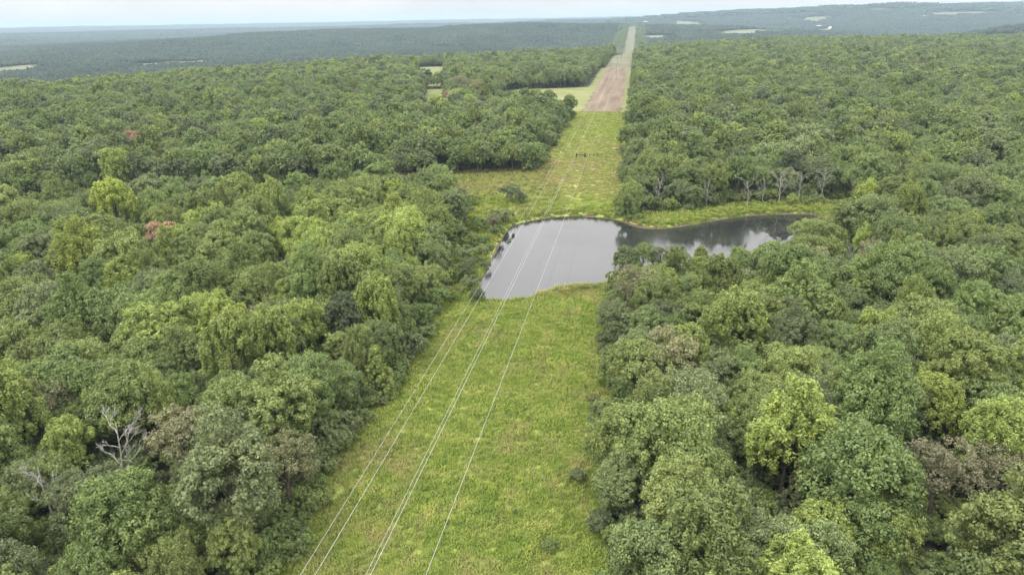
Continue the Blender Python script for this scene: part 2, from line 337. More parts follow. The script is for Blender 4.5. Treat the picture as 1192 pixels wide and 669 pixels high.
poly_sheet('woodland_lane', LANE, M_FLOOR, .04, 2.0, 'shaded lane cut through the left woods')
FARF = []
def far_field(px, label, mt=M_PALE):
    C = [hit(*p) for p in px]
    if any(c is None for c in C): return
    C = np.array(C)[:, :2]; FARF.append([tuple(c) for c in C])
    s = np.linspace(0, 1, 24); u, v = np.meshgrid(s, s)
    X = (1-u)*(1-v)*C[0, 0]+u*(1-v)*C[1, 0]+u*v*C[2, 0]+(1-u)*v*C[3, 0]; Y = (1-u)*(1-v)*C[0, 1]+u*(1-v)*C[1, 1]+u*v*C[2, 1]+(1-u)*v*C[3, 1]
    if (C[1, 0]-C[0, 0])*(C[3, 1]-C[0, 1])-(C[1, 1]-C[0, 1])*(C[3, 0]-C[0, 0]) > 0: X = X.T; Y = Y.T
    sheet('farm_field', X, Y, mt, .5)['label'] = label
for px, lb in [([(-8, 80), (36, 76), (44, 83), (-8, 90)], 'pale straw field at the far left edge of the woods'),
               ([(150, 75), (236, 71), (240, 77), (160, 81)], 'thin pale field beyond the left woods'),
               ([(843, 37), (965, 33), (968, 38), (845, 42)], 'long pale field below the right-hand hill'),
               ([(750, 42), (776, 41.5), (776, 46), (748, 47)], 'small pale field beside the far power-line strip'),
               ([(784, 25), (812, 27), (814, 32), (790, 30)], 'ragged pale field on the slope of the far hill'),
               ([(1085, 15.5), (1140, 14), (1150, 16.5), (1090, 18)], 'faint pale fields high on the far right hill'),
               ([(935, 21), (960, 20), (962, 23), (938, 24)], 'tiny pale clearing on the right-hand hill')]: far_field(px, lb)
for k_ in range(26):                      # further clearings in the far woods
    a_, r_ = math.radians(RS.uniform(-46, 25)), RS.uniform(1900, 6800); cx, cy = r_*math.sin(a_), r_*math.cos(a_)
    if abs(cx+21) < 220: continue
    w_, h_, t_ = RS.uniform(60, 220), RS.uniform(30, 90), RS.uniform(-.4, .4)
    C = [(cx+a*w_*math.cos(t_)-b*h_*math.sin(t_), cy+a*w_*math.sin(t_)+b*h_*math.cos(t_)) for a, b in ((-.5, -.5), (.5, -.5+RS.uniform(-.1, .3)), (.5-RS.uniform(0, .3), .5), (-.5+RS.uniform(0, .3), .5))]
    FARF.append(C); u, v = np.meshgrid(np.linspace(0, 1, 12), np.linspace(0, 1, 12)); C = np.array(C)
    X = (1-u)*(1-v)*C[0, 0]+u*(1-v)*C[1, 0]+u*v*C[2, 0]+(1-u)*v*C[3, 0]; Y = (1-u)*(1-v)*C[0, 1]+u*(1-v)*C[1, 1]+u*v*C[2, 1]+(1-u)*v*C[3, 1]
    sheet('farm_field', X, Y, (M_STRIP, M_PALE, M_STRIP)[k_ % 3], .5)['label'] = 'small hazy clearing in the far woods'

# ------------------------------------------------------------------ trees
def rdir(n, rs):
    v = rs.normal(size=(n, 3)); return v/np.linalg.norm(v, axis=1)[:, None]
def leaves(C, R, Nrm, size, rs, jit=.75, asp=.62):
    """one small pointed quad for each centre C, roughly facing Nrm"""
    n = len(C); nn = Nrm+jit*rdir(n, rs); nn /= np.linalg.norm(nn, axis=1)[:, None]+1e-9
    a = np.cross(nn, rdir(n, rs)); a /= np.linalg.norm(a, axis=1)[:, None]+1e-9; b = np.cross(nn, a)
    s = (size*rs.uniform(.65, 1.35, n))[:, None]
    droop = nn*s*.18
    V = np.stack([C-a*s-droop, C-b*s*asp+droop*.4, C+a*s-droop, C+b*s*asp+droop*.4], 1).reshape(-1, 3)
    return V, np.arange(4*n).reshape(-1, 4)
def crown(rs, H=12.5, Rc=4.2, z0=3.2, nl=18, nsub=20, K=78, leaf=.125, lobe=(.26, .50), form='dome', dens=1.0):
    cz = (H+z0)/2+.4; ax = (H-cz); Vs = []; Qs = []; S = []; off = 0; lobes = []
    gold = np.pi*(3-5**.5)
    for i in range(nl):
        t = (i+.5)/nl; ct = 1-t*1.45
        st = math.sqrt(max(0, 1-ct*ct)); ph = i*gold+rs.uniform(-.5, .5); f = rs.uniform(.50, .92)
        lr = Rc*rs.uniform(*lobe)*(1 if form != 'cone' else .8)
        p = np.array([st*math.cos(ph)*Rc*f, st*math.sin(ph)*Rc*f, cz+ct*ax*(f+.06)])
        if form == 'cone':
            h = (i+.5)/nl; w = (1-h)*Rc*.75+.2; p = np.array([math.cos(ph)*w*rs.uniform(.4, 1), math.sin(ph)*w*rs.uniform(.4, 1), z0*.4+h*(H-z0*.4-.8)]); lr = max(.5, (1-h)*1.25+.35)
        lobes.append((p, lr))
    lobes.append((np.array([0, 0, cz+ax*.2]), Rc*.45))
    for p, lr in lobes:
        o = p-np.array([0, 0, cz-1.0]); o = o/(np.linalg.norm(o)+1e-6); o = o*.75+np.array([0, 0, .55]); o /= np.linalg.norm(o)
        d = rdir(nsub*3, rs); d = d[(d@o) > -.15][:nsub]; shade_l = rs.uniform(-.12, .12)
        for q in d:
            stretch = np.array([1, 1, 1.5]) if form == 'plume' else np.array([1, 1, .85])
            c = p+q*lr*rs.uniform(.6, 1.12)*stretch; sr = max(.24, lr*rs.uniform(.20, .40))
            k = max(3, int(K*dens*rs.uniform(.7, 1.3))); e = rdir(k*2, rs); oo = q*.6+np.array([0, 0, .6]); e = e[(e@oo) > -.25][:k]
            if form == 'plume': e = e*np.array([.8, .8, 1.6])
            C = c+e*sr*(np.where(rs.rand(len(e)) < .12, rs.uniform(1.05, 1.7, len(e)), rs.uniform(.7, 1.05, len(e)))[:, None])
            V, Q = leaves(C, sr, e+np.array([0, 0, .3]), leaf, rs, .55 if form != 'plume' else 1.0, .62 if form != 'plume' else .4)
            Vs.append(V); Qs.append(Q+off); off += len(V)
            S.append(np.clip(rs.normal(.5+shade_l+rs.uniform(-.12, .12), .22, len(Q)), 0, 1))
    return np.concatenate(Vs), np.concatenate(Qs), np.concatenate(S), lobes, cz
def limb_path(a, b, rs, n=5, bend=.12):
    a = np.asarray(a, float); b = np.asarray(b, float); t = np.linspace(0, 1, n)[:, None]; l = np.linalg.norm(b-a)
    w = rs.normal(size=(n, 3))*bend*l*.35; w[0] = w[-1] = 0; P = a+(b-a)*t+w; P[1:-1, 2] += .06*l; return P
def trunk(rs, H, lobes, cz, r0=.21, limbs=9, k=6):
    mb = MB(); lean = rs.uniform(-.35, .35, 2); T = np.array([[0, 0, -.4], [lean[0]*.3, lean[1]*.3, cz*.4], [lean[0], lean[1], cz*.8], [lean[0]*1.2, lean[1]*1.2, cz+(H-cz)*.5]])
    mb.tube(T, [r0*1.35, r0, r0*.7, r0*.25], k)
    for p, lr in lobes[:limbs]:
        s = T[2]+(T[1]-T[2])*rs.uniform(0, .8); mb.tube(limb_path(s, p, rs), np.linspace(r0*.45, .03, 5), 4)
    return mb.arr()
def dead(rs, H=13, spread=4.2, r0=.125, fork=7):
    tr, br = MB(), MB()
    T = np.array([[0, 0, -.4], [rs.uniform(-.2, .2), rs.uniform(-.2, .2), H*.25], [rs.uniform(-.4, .4), rs.uniform(-.4, .4), H*.5], [rs.uniform(-.7, .7), rs.uniform(-.7, .7), H*.8]])
    tr.tube(T, [r0*1.3, r0, r0*.75, .06], 7)
    def rec(a, d, l, r, lev):
        b = a+d*l; P = limb_path(a, b, rs, 5, .16); br.tube(P, np.linspace(r, max(r*.4, .012), 5), 5)
        if lev == 0: return
        for _ in range(rs.randint(2, 5)):
            t = rs.uniform(.3, 1.0); q = P[min(4, int(t*4.5))]; nd = d+rdir(1, rs)[0]*.75+np.array([0, 0, .25]); nd /= np.linalg.norm(nd)
            rec(q, nd, l*rs.uniform(.42, .68), max(r*.55, .016), lev-1)
    for i in range(fork):
        t = .35+.6*i/fork; k = t*3; j = min(2, int(k)); s = T[j]+(T[j+1]-T[j])*(k-j); ph = i*2.4+rs.uniform(-.4, .4)
        d = np.array([math.cos(ph)*.85, math.sin(ph)*.85, rs.uniform(.45, 1.0)]); d /= np.linalg.norm(d)
        rec(s, d, spread*rs.uniform(.6, 1.0), r0*.5, 3)
    return tr.arr(), br.arr()

KINDS = {                                # name: (parameters, share, tints)
    'broad_oak':   dict(H=11.6, Rc=4.4, z0=2.2, nl=22),
    'dome_oak':    dict(H=12.8, Rc=4.1, z0=2.2, nl=20),
    'uneven_oak':  dict(H=11.5, Rc=4.3, z0=2.0, nl=15, lobe=(.24, .6)),
    'tall_elm':    dict(H=14.0, Rc=3.5, z0=2.2, nl=22, lobe=(.28, .52)),
    'small_oak':   dict(H=9.5, Rc=3.5, z0=1.4, nl=16),
    'hickory':     dict(H=13.0, Rc=3.4, z0=2.5, nl=18, form='plume', leaf=.165, lobe=(.34, .46)),
    'ash':         dict(H=12.0, Rc=3.7, z0=2.0, nl=16, form='plume', leaf=.165, lobe=(.36, .55)),
    'thin_tree':   dict(H=11.0, Rc=3.4, z0=2.2, nl=12, dens=.4, leaf=.11),
    'cedar':       dict(H=9.0, Rc=2.6, z0=.5, nl=26, form='cone', leaf=.13, nsub=10),
    'bush':        dict(H=3.6, Rc=2.3, z0=.1, nl=9, nsub=11, leaf=.11, K=70),
}
NEAR = {}; LODS = {}
LIB = bpy.data.collections.new('woodland_library')           # shapes for the forest mass, not linked to the scene
def joined(name, Vc, Qc, S, Vt, Qt):
    V = np.concatenate([Vc, Vt]); Q = np.concatenate([Qc, Qt+len(Vc)])
    return mesh(name, V, Q, [M_LEAF, M_BARK], np.r_[np.zeros(len(Qc)), np.ones(len(Qt))], False, {'leaf_shade': ('FACE', np.r_[S, np.full(len(Qt), .5)])})
LIBN = []
for kn, par in KINDS.items():
    for var in range(2 if kn not in ('cedar', 'thin_tree') else 1):
        rs = np.random.RandomState(abs(hash_ := sum(ord(c)*(i+3) for i, c in enumerate(kn)))*7+var)
        V, Q, S, lob, cz = crown(rs, **par)
        tv = trunk(rs, par['H'], lob, cz, r0=.21 if kn != 'bush' else .07)
        NEAR[kn, var] = (mesh('crown', V, Q, [M_LEAF], None, False, {'leaf_shade': ('FACE', S)}), mesh('trunk', *tv, [M_BARK], smooth=True), par)
    for lev, (K, ls, ns) in enumerate(((66, 1.1, 20), (24, 1.9, 18), (9, 3.1, 15))):
        rs = np.random.RandomState(len(kn)*13+lev); p2 = dict(par); p2['K'] = K; p2['leaf'] = par.get('leaf', .125)*ls; p2['nsub'] = min(ns, par.get('nsub', 13))
        V, Q, S, lob, cz = crown(rs, **p2); tv = trunk(rs, par['H'], lob, cz, limbs=5, k=5)
        o = bpy.data.objects.new('%s_%s' % (kn, ('large', 'middle', 'small')[lev]), joined('tree', V, Q, S, *tv)); LIB.objects.link(o); LIBN.append((o.name, kn, lev))
LIBN.sort(); LIBI = {(k, l): i for i, (n, k, l) in enumerate(LIBN)}
DEADM = []
for v in range(4):
    rs = np.random.RandomState(50+v); (a, b) = dead(rs, H=12.5+v, spread=3.6+.5*(v % 2), fork=6+v % 3)
    DEADM.append((mesh('trunk', *a, [M_DEAD], smooth=True), mesh('branches', *b, [M_DEAD], smooth=True)))

# --- where no tree stands
GAPS = [LANE, HAYP, PAST1, PAST2]
BUSHGAP = gpoly([(536, 256), (522, 232), (515, 206), (640, 200), (660, 250), (560, 262)])
RIGHTGAP = gpoly([(745, 251), (800, 247), (860, 237), (985, 233), (1005, 238), (1005, 262), (965, 282), (940, 292), (892, 309), (830, 318), (775, 321), (732, 325), (718, 330)])
LEFTSTRIP = gpoly([(518, 352), (519, 318), (537, 268), (534, 250), (580, 250), (562, 352)])
def clear(x, y, m=0.0):
    x = np.asarray(x, float); y = np.asarray(y, float); b = np.zeros(x.shape, bool)
    e = 1.6*np.sin(y*.13)+1.2*np.sin(y*.31+1)
    b |= (x > CX0-2.6-m+e*.6) & (x < CX1+3.6+m+e*.5+1.8*(1-sstep(70, 110, y))) & (y < 4200)
    b |= (y > 470) & (y < 930) & (x > -45) & (x < -2)
    for P in GAPS+[BUSHGAP, RIGHTGAP, LEFTSTRIP]: b |= inpoly(x, y, P)
    k = np.hypot(x-5, y-200) < 120
    if k.any(): bb = b[k]; bb |= polydist(x[k], y[k], POND) < 3.0+m; b[k] = bb
    for P in FARF: b |= inpoly(x, y, P)
    return b

SPECIAL = []     # (x, y, kind, scale, tint, label, cat-like kind)
def special(u, v, z, kind, sc, tint, label, rot=None, var=0):
    if v < 300 and not any(w in label for w in ('pond', 'clump', 'bush')): z, sc = 11.5, sc*1.25
    p = at(u, v, z); SPECIAL.append((p[0], p[1], kind, sc, tint, label, var))
T_DARK, T_GREY, T_MID, T_OLIVE, T_YG, T_LIME, T_BROWN, T_RED = 0.04, .2, .4, .55, .7, .8, .9, 1.0
for a in [
    (134, 243, 10, 'hickory', 1.15, .79, 'bright lime tree rising at the back of the left woods before the dark lane'),
    (98, 295, 9, 'ash', 1.1, .78, 'lime green tree below the lime tree by the lane, near the left picture edge'),
    (20, 312, 9, 'ash', .9, .76, 'yellow-green tree at the left picture edge, lower left of the lime trees'),
    (331, 266, 9, 'hickory', .8, .80, 'left one of two small lime yellow trees in the middle left woods'),
    (366, 264, 9, 'hickory', .8, .80, 'right one of two small lime yellow trees in the middle left woods'),
    (458, 258, 9, 'hickory', 1.15, .76, 'tall yellow-green tree up left of the pond behind the leafy edge'),
    (408, 265, 9, 'ash', 1.0, .72, 'yellow-green tree between the lime pair and the tall tree by the pond'),
    (262, 375, 9, 'hickory', 1.05, .74, 'yellow-green plumed tree in the middle of the left woods'),
    (350, 385, 8, 'ash', 1.05, .70, 'fresh green tree right of the yellow plumed tree in the left woods'),
    (438, 425, 6, 'cedar', 1.15, .68, 'cone-shaped yellow-green tree standing at the left corridor edge'),
    (525, 268, 5, 'bush', 1.9, .44, 'deep green round bush on the slope left of the pond'),
    (186, 262, 8, 'thin_tree', .9, .95, 'rusty brown thin-leaved tree in the upper left woods'),
    (528, 226, 6, 'thin_tree', .75, .95, 'rust-brown thin tree at the wood corner up left of the pond'),
    (210, 508, 8, 'thin_tree', 1.15, .89, 'half-bare grey-brown tree beside the dead tree, lower left'),
    (330, 545, 7, 'thin_tree', 1.1, .88, 'sparse greyish tree with pale stems at the lower left corridor edge'),
    (780, 420, 9, 'thin_tree', 1.3, .885, 'rounded grey-brown thinning tree in the woods right of the corridor'),
    (1095, 548, 9, 'thin_tree', 1.15, .895, 'brown half-bare tree in the lower right woods'),
    (1165, 545, 9, 'thin_tree', 1.0, .895, 'smaller brown tree at the right picture edge, right of the brown half-bare one'),
    (1088, 462, 10, 'hickory', .95, .76, 'lime green tree standing out in the right woods'),
    (915, 530, 9, 'hickory', 1.35, .71, 'large feathery yellow-green tree in the lower right woods'),
    (1065, 213, 9, 'ash', .9, .77, 'lime tree behind the pond arm, upper right'),
    (1010, 232, 6, 'ash', .85, .80, 'lime tree at the right tip of the pond'),
    (943, 188, 10, 'thin_tree', 1.1, .88, 'pale straw-coloured thinning tree behind the pond arm'),
    (152, 160, 10, 'dome_oak', .95, .965, 'rusty red tree, left of the pair in the far left woods'),
    (166, 158, 10, 'dome_oak', .9, .945, 'orange-brown tree, right of the pair in the far left woods'),
    (522, 109, 7, 'dome_oak', .85, .965, 'dark red tree beside the small far glade'),
    (536, 103, 7, 'thin_tree', 1.5, .9, 'grey-brown tree right of the dark red tree by the far glade'),
    (556, 105, 7, 'thin_tree', 1.4, .88, 'second grey-brown tree right of the dark red tree'),
    (350, 72, 8, 'dome_oak', .9, 1.0, 'small orange-red tree on the far skyline of the left woods'),
    (14, 170, 8, 'dome_oak', .9, .6, 'olive-brown tree at the left picture edge of the far woods'),
    (945, 300, 8, 'thin_tree', 1.0, .88, 'thin grey-green tree beside the right end of the pond'),
    (1020, 290, 8, 'thin_tree', 1.0, .885, 'thin grey tree right of the pond tip amid bare limbs'),
    (545, 318, 3, 'thin_tree', .62, .2, 'slim grey-green tree leaning at the pond left shore'),
    (574, 262, 3, 'thin_tree', .6, .885, 'grey twiggy tree at the far left corner of the pond'),
    (770, 213, 6, 'dome_oak', .95, .2, 'grey-green tree in the clump at the corridor edge beyond the pond'),
    (748, 222, 5, 'uneven_oak', .85, .3, 'left tree of the clump at the corridor edge beyond the pond'),
    (790, 226, 5, 'uneven_oak', .8, .22, 'right tree of the clump at the corridor edge beyond the pond'),
    (845, 208, 6, 'dome_oak', .8, .35, 'mid green tree between the corridor clump and the dead trees'),
    (730, 316, 4, 'dome_oak', .78, .3, 'leftmost tree on the near right shore, overhanging the pond main basin'),
    (748, 306, 4, 'uneven_oak', .72, .45, 'green tree second from the left on the near right pond shore'),
    (770, 309, 4, 'thin_tree', .8, .22, 'thin grey-green tree third from the left on the near right pond shore'),
    (990, 208, 5, 'thin_tree', .95, .89, 'dull brown tree behind the pond, right of the dead trees'),
]: special(*a)
def tree(x, y, kind, var, sc, rz, tint, label, group=None, name=None):
    cm, tm, par = NEAR[(kind, var if (kind, var) in NEAR else 0)]
    e = bpy.data.objects.new(name or ('bush' if kind == 'bush' else 'cedar_tree' if kind == 'cedar' else 'tree'), None); COL.objects.link(e); e.empty_display_size = .5
    e.location = (x, y, hz(x, y)); e.rotation_euler = (0, 0, rz); e.scale = (sc[0], sc[0], sc[1])
    c = obj('crown', cm, e); c['tint'] = float(tint); obj('trunk', tm, e)
    tag(e, label, 'bush' if kind == 'bush' else 'tree', group); return e
for i, (x, y, k, s, t, lb, var) in enumerate(SPECIAL): tree(x, y, k, i % 2, (s, s), i*1.3, t, lb)
# bare dead trees
DEADPX = [(906, 239, 1.1, 'tall bare white dead tree on the bank behind the pond'), (869, 242, .85, 'smaller bare dead tree left of the tall white one behind the pond'),
          (955, 236, 1.0, 'forked bare dead tree right of the tall white one behind the pond'), (929, 237, .85, 'slender bare dead trunk between the two big dead trees behind the pond'),
          (766, 243, .95, 'bare grey dead tree in front of the corridor clump beyond the pond'), (822, 243, .8, 'bare dead tree between the clump and the pond-side dead trees'),
          (1062, 262, .8, 'bare dead tree right of the pond tip, left of a pair'), (1090, 264, .85, 'bare twisted dead tree right of the pond tip, right of a pair'),
          (1045, 215, .8, 'bare dead tree in dark woods behind the lime tree, upper right'), (612, 236, .38, 'small bare snag beside the dark bush beyond the pond'),
          (152, 580, 1.05, 'bare grey dead tree in the lower left woods'), (68, 622, .88, 'pale dead limbs poking out near the lower left corner'),
          (172, 318, .85, 'bare silver dead tree in the middle left woods'), (138, 298, .8, 'bare silver dead tree left of another in the middle left woods'),
          (225, 238, .7, 'bare dead tree at the edge of the dark lane'), (835, 350, .55, 'small dead tree on the near side of the pond arm'),
          (1030, 268, .8, 'bare pale snag at the pond tip, leftmost of those right of it'), (1115, 250, .85, 'bare pale dead tree farthest right beyond the pond tip'), (992, 238, .9, 'bare dead tree behind the right tip of the pond bank'), (887, 238, .7, 'bare dead tree between the small and the tall white one behind the pond'), (985, 318, .7, 'low dead snag near the pond tip on the near shore')]
DEADXY = []
for i, (u, v, s, lb) in enumerate(DEADPX):
    p = at(u, v, 0); tm, bm_ = DEADM[i % 4]
    e = bpy.data.objects.new('dead_tree', None); COL.objects.link(e); e.location = (p[0], p[1], hz(p[0], p[1])); e.rotation_euler = (0, 0, i*1.1); e.scale = (s, s, s)
    obj('trunk', tm, e); obj('branches', bm_, e); tag(e, lb, 'dead tree', 'bare dead trees'); DEADXY.append((p[0], p[1]))
BUSHPX = [(595, 236, 1.6, .1, 'dark bush standing alone in the grass beyond the pond'), (606, 239, 1.1, .06, 'lower dark bush just right of the lone bush beyond the pond'),
          (922, 240, .95, .62, 'yellow-green bush behind the pond under the dead trees'), (938, 241, .85, .5, 'green bush right of the yellow-green one behind the pond'),
          (950, 238, .9, .36, 'third green bush in the row behind the pond'), (897, 240, .5, .5, 'small low bush left of the row behind the pond'),
          (556, 352, .8, .1, 'dark bush at the pond lower left corner'), (548, 340, 1.0, .25, 'grey-green bush on the pond left shore'), (560, 300, .8, .3, 'bush half way up the pond left shore'),
          (578, 276, .9, .2, 'bush at the pond upper left corner'), (732, 232, .8, .3, 'bush at the foot of the corridor clump'), (805, 242, .6, .4, 'bush at the right foot of the corridor clump'),
          (640, 640, .42, .45, 'low scrub at the lower right corridor edge'), (672, 560, .55, .2, 'grey-green scrub against the right woods near the bottom'), (690, 470, .5, .3, 'scrub at the right corridor edge half way to the pond'),
          (600, 596, .16, .1, 'small dark weed clump in the lower grass'), (594, 462, .12, .1, 'tiny dark weed under the right wire'), (700, 400, .6, .25, 'bush at the right corridor edge nearer the pond'),
          (528, 352, .6, .4, 'bush at the wood corner by the pond lower left'), (352, 640, .5, .25, 'scrub at the lower left corridor edge'),
          (536, 330, 1.2, .45, 'leafy green bush left of the pond, nearest its lower corner'), (540, 308, 1.3, .3, 'grey-green tall bush left of the pond above the lower corner'), (548, 290, 1.1, .55, 'olive bush left of the pond half way up'),
          (556, 272, 1.2, .42, 'green bush left of the pond near its upper corner'), (540, 256, 1.4, .2, 'large grey-green bush up left of the pond'), (520, 244, 1.5, .35, 'large green bush at the wood corner up left of the pond'),
          (552, 240, 1.0, .5, 'olive bush in the grass up left of the pond'), (508, 226, 1.4, .3, 'big green bush at the left end of the clearing beyond the pond'), (566, 312, .6, .2, 'low bush overhanging the pond left shore')]
for i, (u, v, s, t, lb) in enumerate(BUSHPX):
    p = at(u, v, 0); tree(p[0], p[1], 'bush', i % 2, (s, s), i*.9, t, lb, 'bushes and scrub')

# --- the wood: a jittered triangular lattice
def lattice(r_max, sp, y0=18):
    xs = np.arange(-r_max*.80, r_max*.52, sp); ys = np.arange(y0, r_max, sp*.87)
    X, Y = np.meshgrid(xs, ys); X = X+((np.arange(len(ys)) % 2)*.5*sp)[:, None]
    X = X.ravel()+RS.uniform(-.36, .36, X.size)*sp; Y = Y.ravel()+RS.uniform(-.36, .36, Y.size)*sp; return X, Y
def keep_view(x, y, zt=13, mu=110):
    z = height(x, y); ok = np.zeros(x.shape, bool)
    for h in (0, zt):
        u, v, d = proj(np.stack([x, y, z+h], 1)); ok |= (d > 5) & (u > -mu) & (u < 1192+mu) & (v < 669+mu*1.3)
    return ok
X, Y = lattice(1900, 5.9)
r = np.hypot(X, Y); az = np.degrees(np.arctan2(X, Y))
lim = np.maximum(edge_r(az)+250, np.where(np.abs(X+21) < 150, 1900, 0))
k = (r < np.minimum(lim, 1900)) & ~clear(X, Y) & keep_view(X, Y) & (RS.rand(len(X)) > .025)
X, Y = X[k], Y[k]
SX = np.array([(s[0], s[1]) for s in SPECIAL]+DEADXY); SR = np.array([3.6*s[3] if s[2] != 'bush' else 2.0 for s in SPECIAL]+[3.8]*len(DEADXY))
k = np.ones(len(X), bool)
for (a, b), rr in zip(SX, SR): k &= np.hypot(X-a, Y-b) > rr
for (a, b), w in zip(SX, SR):
    fr = 15 if math.hypot(a, b) < 240 else 32
    dd = np.hypot(a, b); al = ((a-X)*a+(b-Y)*b)/dd; la = np.abs((X-a)*b-(Y-b)*a)/dd; k &= ~((al > 0) & (al < fr) & (la < w*.9))
X, Y = X[k], Y[k]; n = len(X)
size = np.clip(RS.lognormal(-.12, .24, n), .52, 1.4); tall = np.clip(size, .72, 1.25)*RS.uniform(.86, 1.22, n)
edged = clear(X, Y, 3.5); size = np.where(edged, size*.82, size); tall = np.where(edged, tall*.8, tall)
ARM = gpoly([(708, 326), (960, 285), (1010, 325), (900, 378), (708, 380)]); ia = inpoly(X, Y, ARM); size = np.where(ia, size*.82, size); tall = np.where(ia, tall*.70, tall)
kinds = list(KINDS)
wn = waves(X, Y, 70, 5, 8)*.5+RS.normal(0, .55, n)
rr = RS.rand(n)
pick = np.select([rr < .24, rr < .45, rr < .62, rr < .72, rr < .82, rr < .89, rr < .95, rr < .975], [0, 1, 2, 3, 4, 5, 6, 7], 8)
tint = np.clip(.40+.17*np.exp(-((X+75)/45)**2-((Y-165)/60)**2)+.21*wn+.04*RS.normal(size=n), .05, .70)
tint = np.where((pick == 5) | (pick == 6), np.clip(.6+.08*RS.normal(size=n), .42, .76), tint)
tint = np.where(pick == 7, RS.choice([.2, .32, .89], n), tint)
tint = np.where(pick == 8, RS.uniform(.05, .4, n), tint)
far_ = np.hypot(X, Y) > 260
tint = np.where(far_, tint*.92, tint)
rot = RS.uniform(0, 6.283, n)
Z = height(X, Y)
u, v, d = proj(np.stack([X, Y, Z+8*tall], 1))
inside = (u > -15) & (u < 1207) & (v > 0) & (v < 700)
score = np.where(inside, size/d, 0); order = np.argsort(-score); near = np.zeros(n, bool); near[order[:288]] = True

# --- labels for the near trees: look + place
LM = [(40, 640, 'the photo\'s lower left corner'), (152, 500, 'the bare dead tree, lower left'), (215, 508, 'the half-bare brown tree, lower left'), (395, 560, 'the corridor\'s lower left edge'),
      (440, 470, 'the cone-shaped tree, left corridor edge'), (515, 390, 'the corridor\'s upper left edge'), (25, 470, 'the photo\'s left edge, lower half'), (262, 375, 'the yellow plumed tree, left woods'),
      (110, 390, 'the middle of the left woods'), (330, 460, 'the hollow in the left woods'), (540, 300, 'the pond\'s left shore'), (330, 270, 'the two lime trees, left woods'), (690, 600, 'the corridor\'s lower right edge'),
      (705, 430, 'the corridor\'s upper right edge'), (780, 420, 'the grey-brown tree, right woods'), (730, 320, 'the pond\'s near right corner'), (840, 320, 'the pond arm\'s near shore'), (915, 530, 'the feathery yellow tree, lower right'),
      (1095, 548, 'the brown tree, lower right'), (1088, 462, 'the lime tree, right woods'), (1150, 630, 'the photo\'s lower right corner'), (820, 630, 'the bottom edge, right of the corridor'), (1165, 380, 'the photo\'s right edge'), (960, 400, 'the middle of the right woods'), (230, 625, 'the bottom edge, left woods')]
def tint_name(t, b): 
    return 'dark green' if t < .12 else 'grey-green' if t < .27 else 'mid green' if t < .46 else 'olive' if t < .60 else 'yellow-green' if t < .78 else 'grey-brown'
FORM = {'broad_oak': 'broad', 'dome_oak': 'domed', 'uneven_oak': 'lumpy', 'tall_elm': 'tall', 'small_oak': 'small', 'hickory': 'feathery', 'ash': 'plumed', 'thin_tree': 'thin-leaved', 'cedar': 'conical'}
ORD = ['nearest', 'second', 'third', 'fourth', 'fifth', 'sixth', 'seventh', 'eighth', 'ninth', 'tenth']
cells = {}
for i in np.nonzero(near)[0]:
    du = np.array([(u[i]-a)**2+(1.4*(v[i]-b))**2 for a, b, _ in LM]); j = int(du.argmin()); a, b, ph = LM[j]
    dx, dy = u[i]-a, 1.4*(v[i]-b)
    side = ('right of' if dx > 0 else 'left of') if abs(dx) > abs(dy) else ('below' if dy > 0 else 'above')
    cells.setdefault((tint_name(tint[i], 0), FORM[kinds[pick[i]]], side, j), []).append((du[j], i))
for (tn, fm, side, j), lst in cells.items():
    lst.sort()
    for q, (_, i) in enumerate(lst):
        lb = '%s %s tree %s %s' % (tn, fm, side, LM[j][2]) if len(lst) == 1 else '%s %s tree, %s such %s %s' % (tn, fm, ORD[min(q, 9)], side, LM[j][2])
        tree(X[i], Y[i], kinds[pick[i]], i % 2, (size[i], tall[i]), rot[i], tint[i], lb, 'trees of the near woods')

# --- the rest of the wood as one mass
def point_cloud(name, P, idx, rot, scl, tint, lib, label):
    me = bpy.data.meshes.new(name); me.vertices.add(len(P)); me.vertices.foreach_set('co', np.asarray(P, np.float32).ravel())
    a = me.attributes.new('pick', 'INT', 'POINT'); a.data.foreach_set('value', np.asarray(idx, np.int32))
    R = np.zeros((len(P), 3), np.float32); R[:, 2] = rot; a = me.attributes.new('turn', 'FLOAT_VECTOR', 'POINT'); a.data.foreach_set('vector', R.ravel())
    a = me.attributes.new('grow', 'FLOAT_VECTOR', 'POINT'); a.data.foreach_set('vector', np.asarray(scl, np.float32).ravel())
    a = me.attributes.new('tint', 'FLOAT', 'POINT'); a.data.foreach_set('value', np.asarray(tint, np.float32))
    o = obj(name, me); tag(o, label, None, None, 'stuff')
    ng = bpy.data.node_groups.new(name+'_scatter', 'GeometryNodeTree')
    ng.interface.new_socket('Geometry', in_out='INPUT', socket_type='NodeSocketGeometry'); ng.interface.new_socket('Geometry', in_out='OUTPUT', socket_type='NodeSocketGeometry')
    N, L = ng.nodes, ng.links; gi = N.new('NodeGroupInput'); go = N.new('NodeGroupOutput')
    ci = N.new('GeometryNodeCollectionInfo'); ci.inputs['Collection'].default_value = lib; ci.inputs['Separate Children'].default_value = True; ci.inputs['Reset Children'].default_value = True
    ip = N.new('GeometryNodeInstanceOnPoints'); ip.inputs['Pick Instance'].default_value = True
    def na(nm, ty):
        q = N.new('GeometryNodeInputNamedAttribute'); q.data_type = ty; q.inputs['Name'].default_value = nm; return q.outputs['Attribute']
    L.new(gi.outputs[0], ip.inputs['Points']); L.new(ci.outputs[0], ip.inputs['Instance']); L.new(na('pick', 'INT'), ip.inputs['Instance Index'])
    L.new(na('turn', 'FLOAT_VECTOR'), ip.inputs['Rotation']); L.new(na('grow', 'FLOAT_VECTOR'), ip.inputs['Scale']); L.new(ip.outputs[0], go.inputs[0])
    md = o.modifiers.new('scatter', 'NODES'); md.node_group = ng; return o
f = ~near
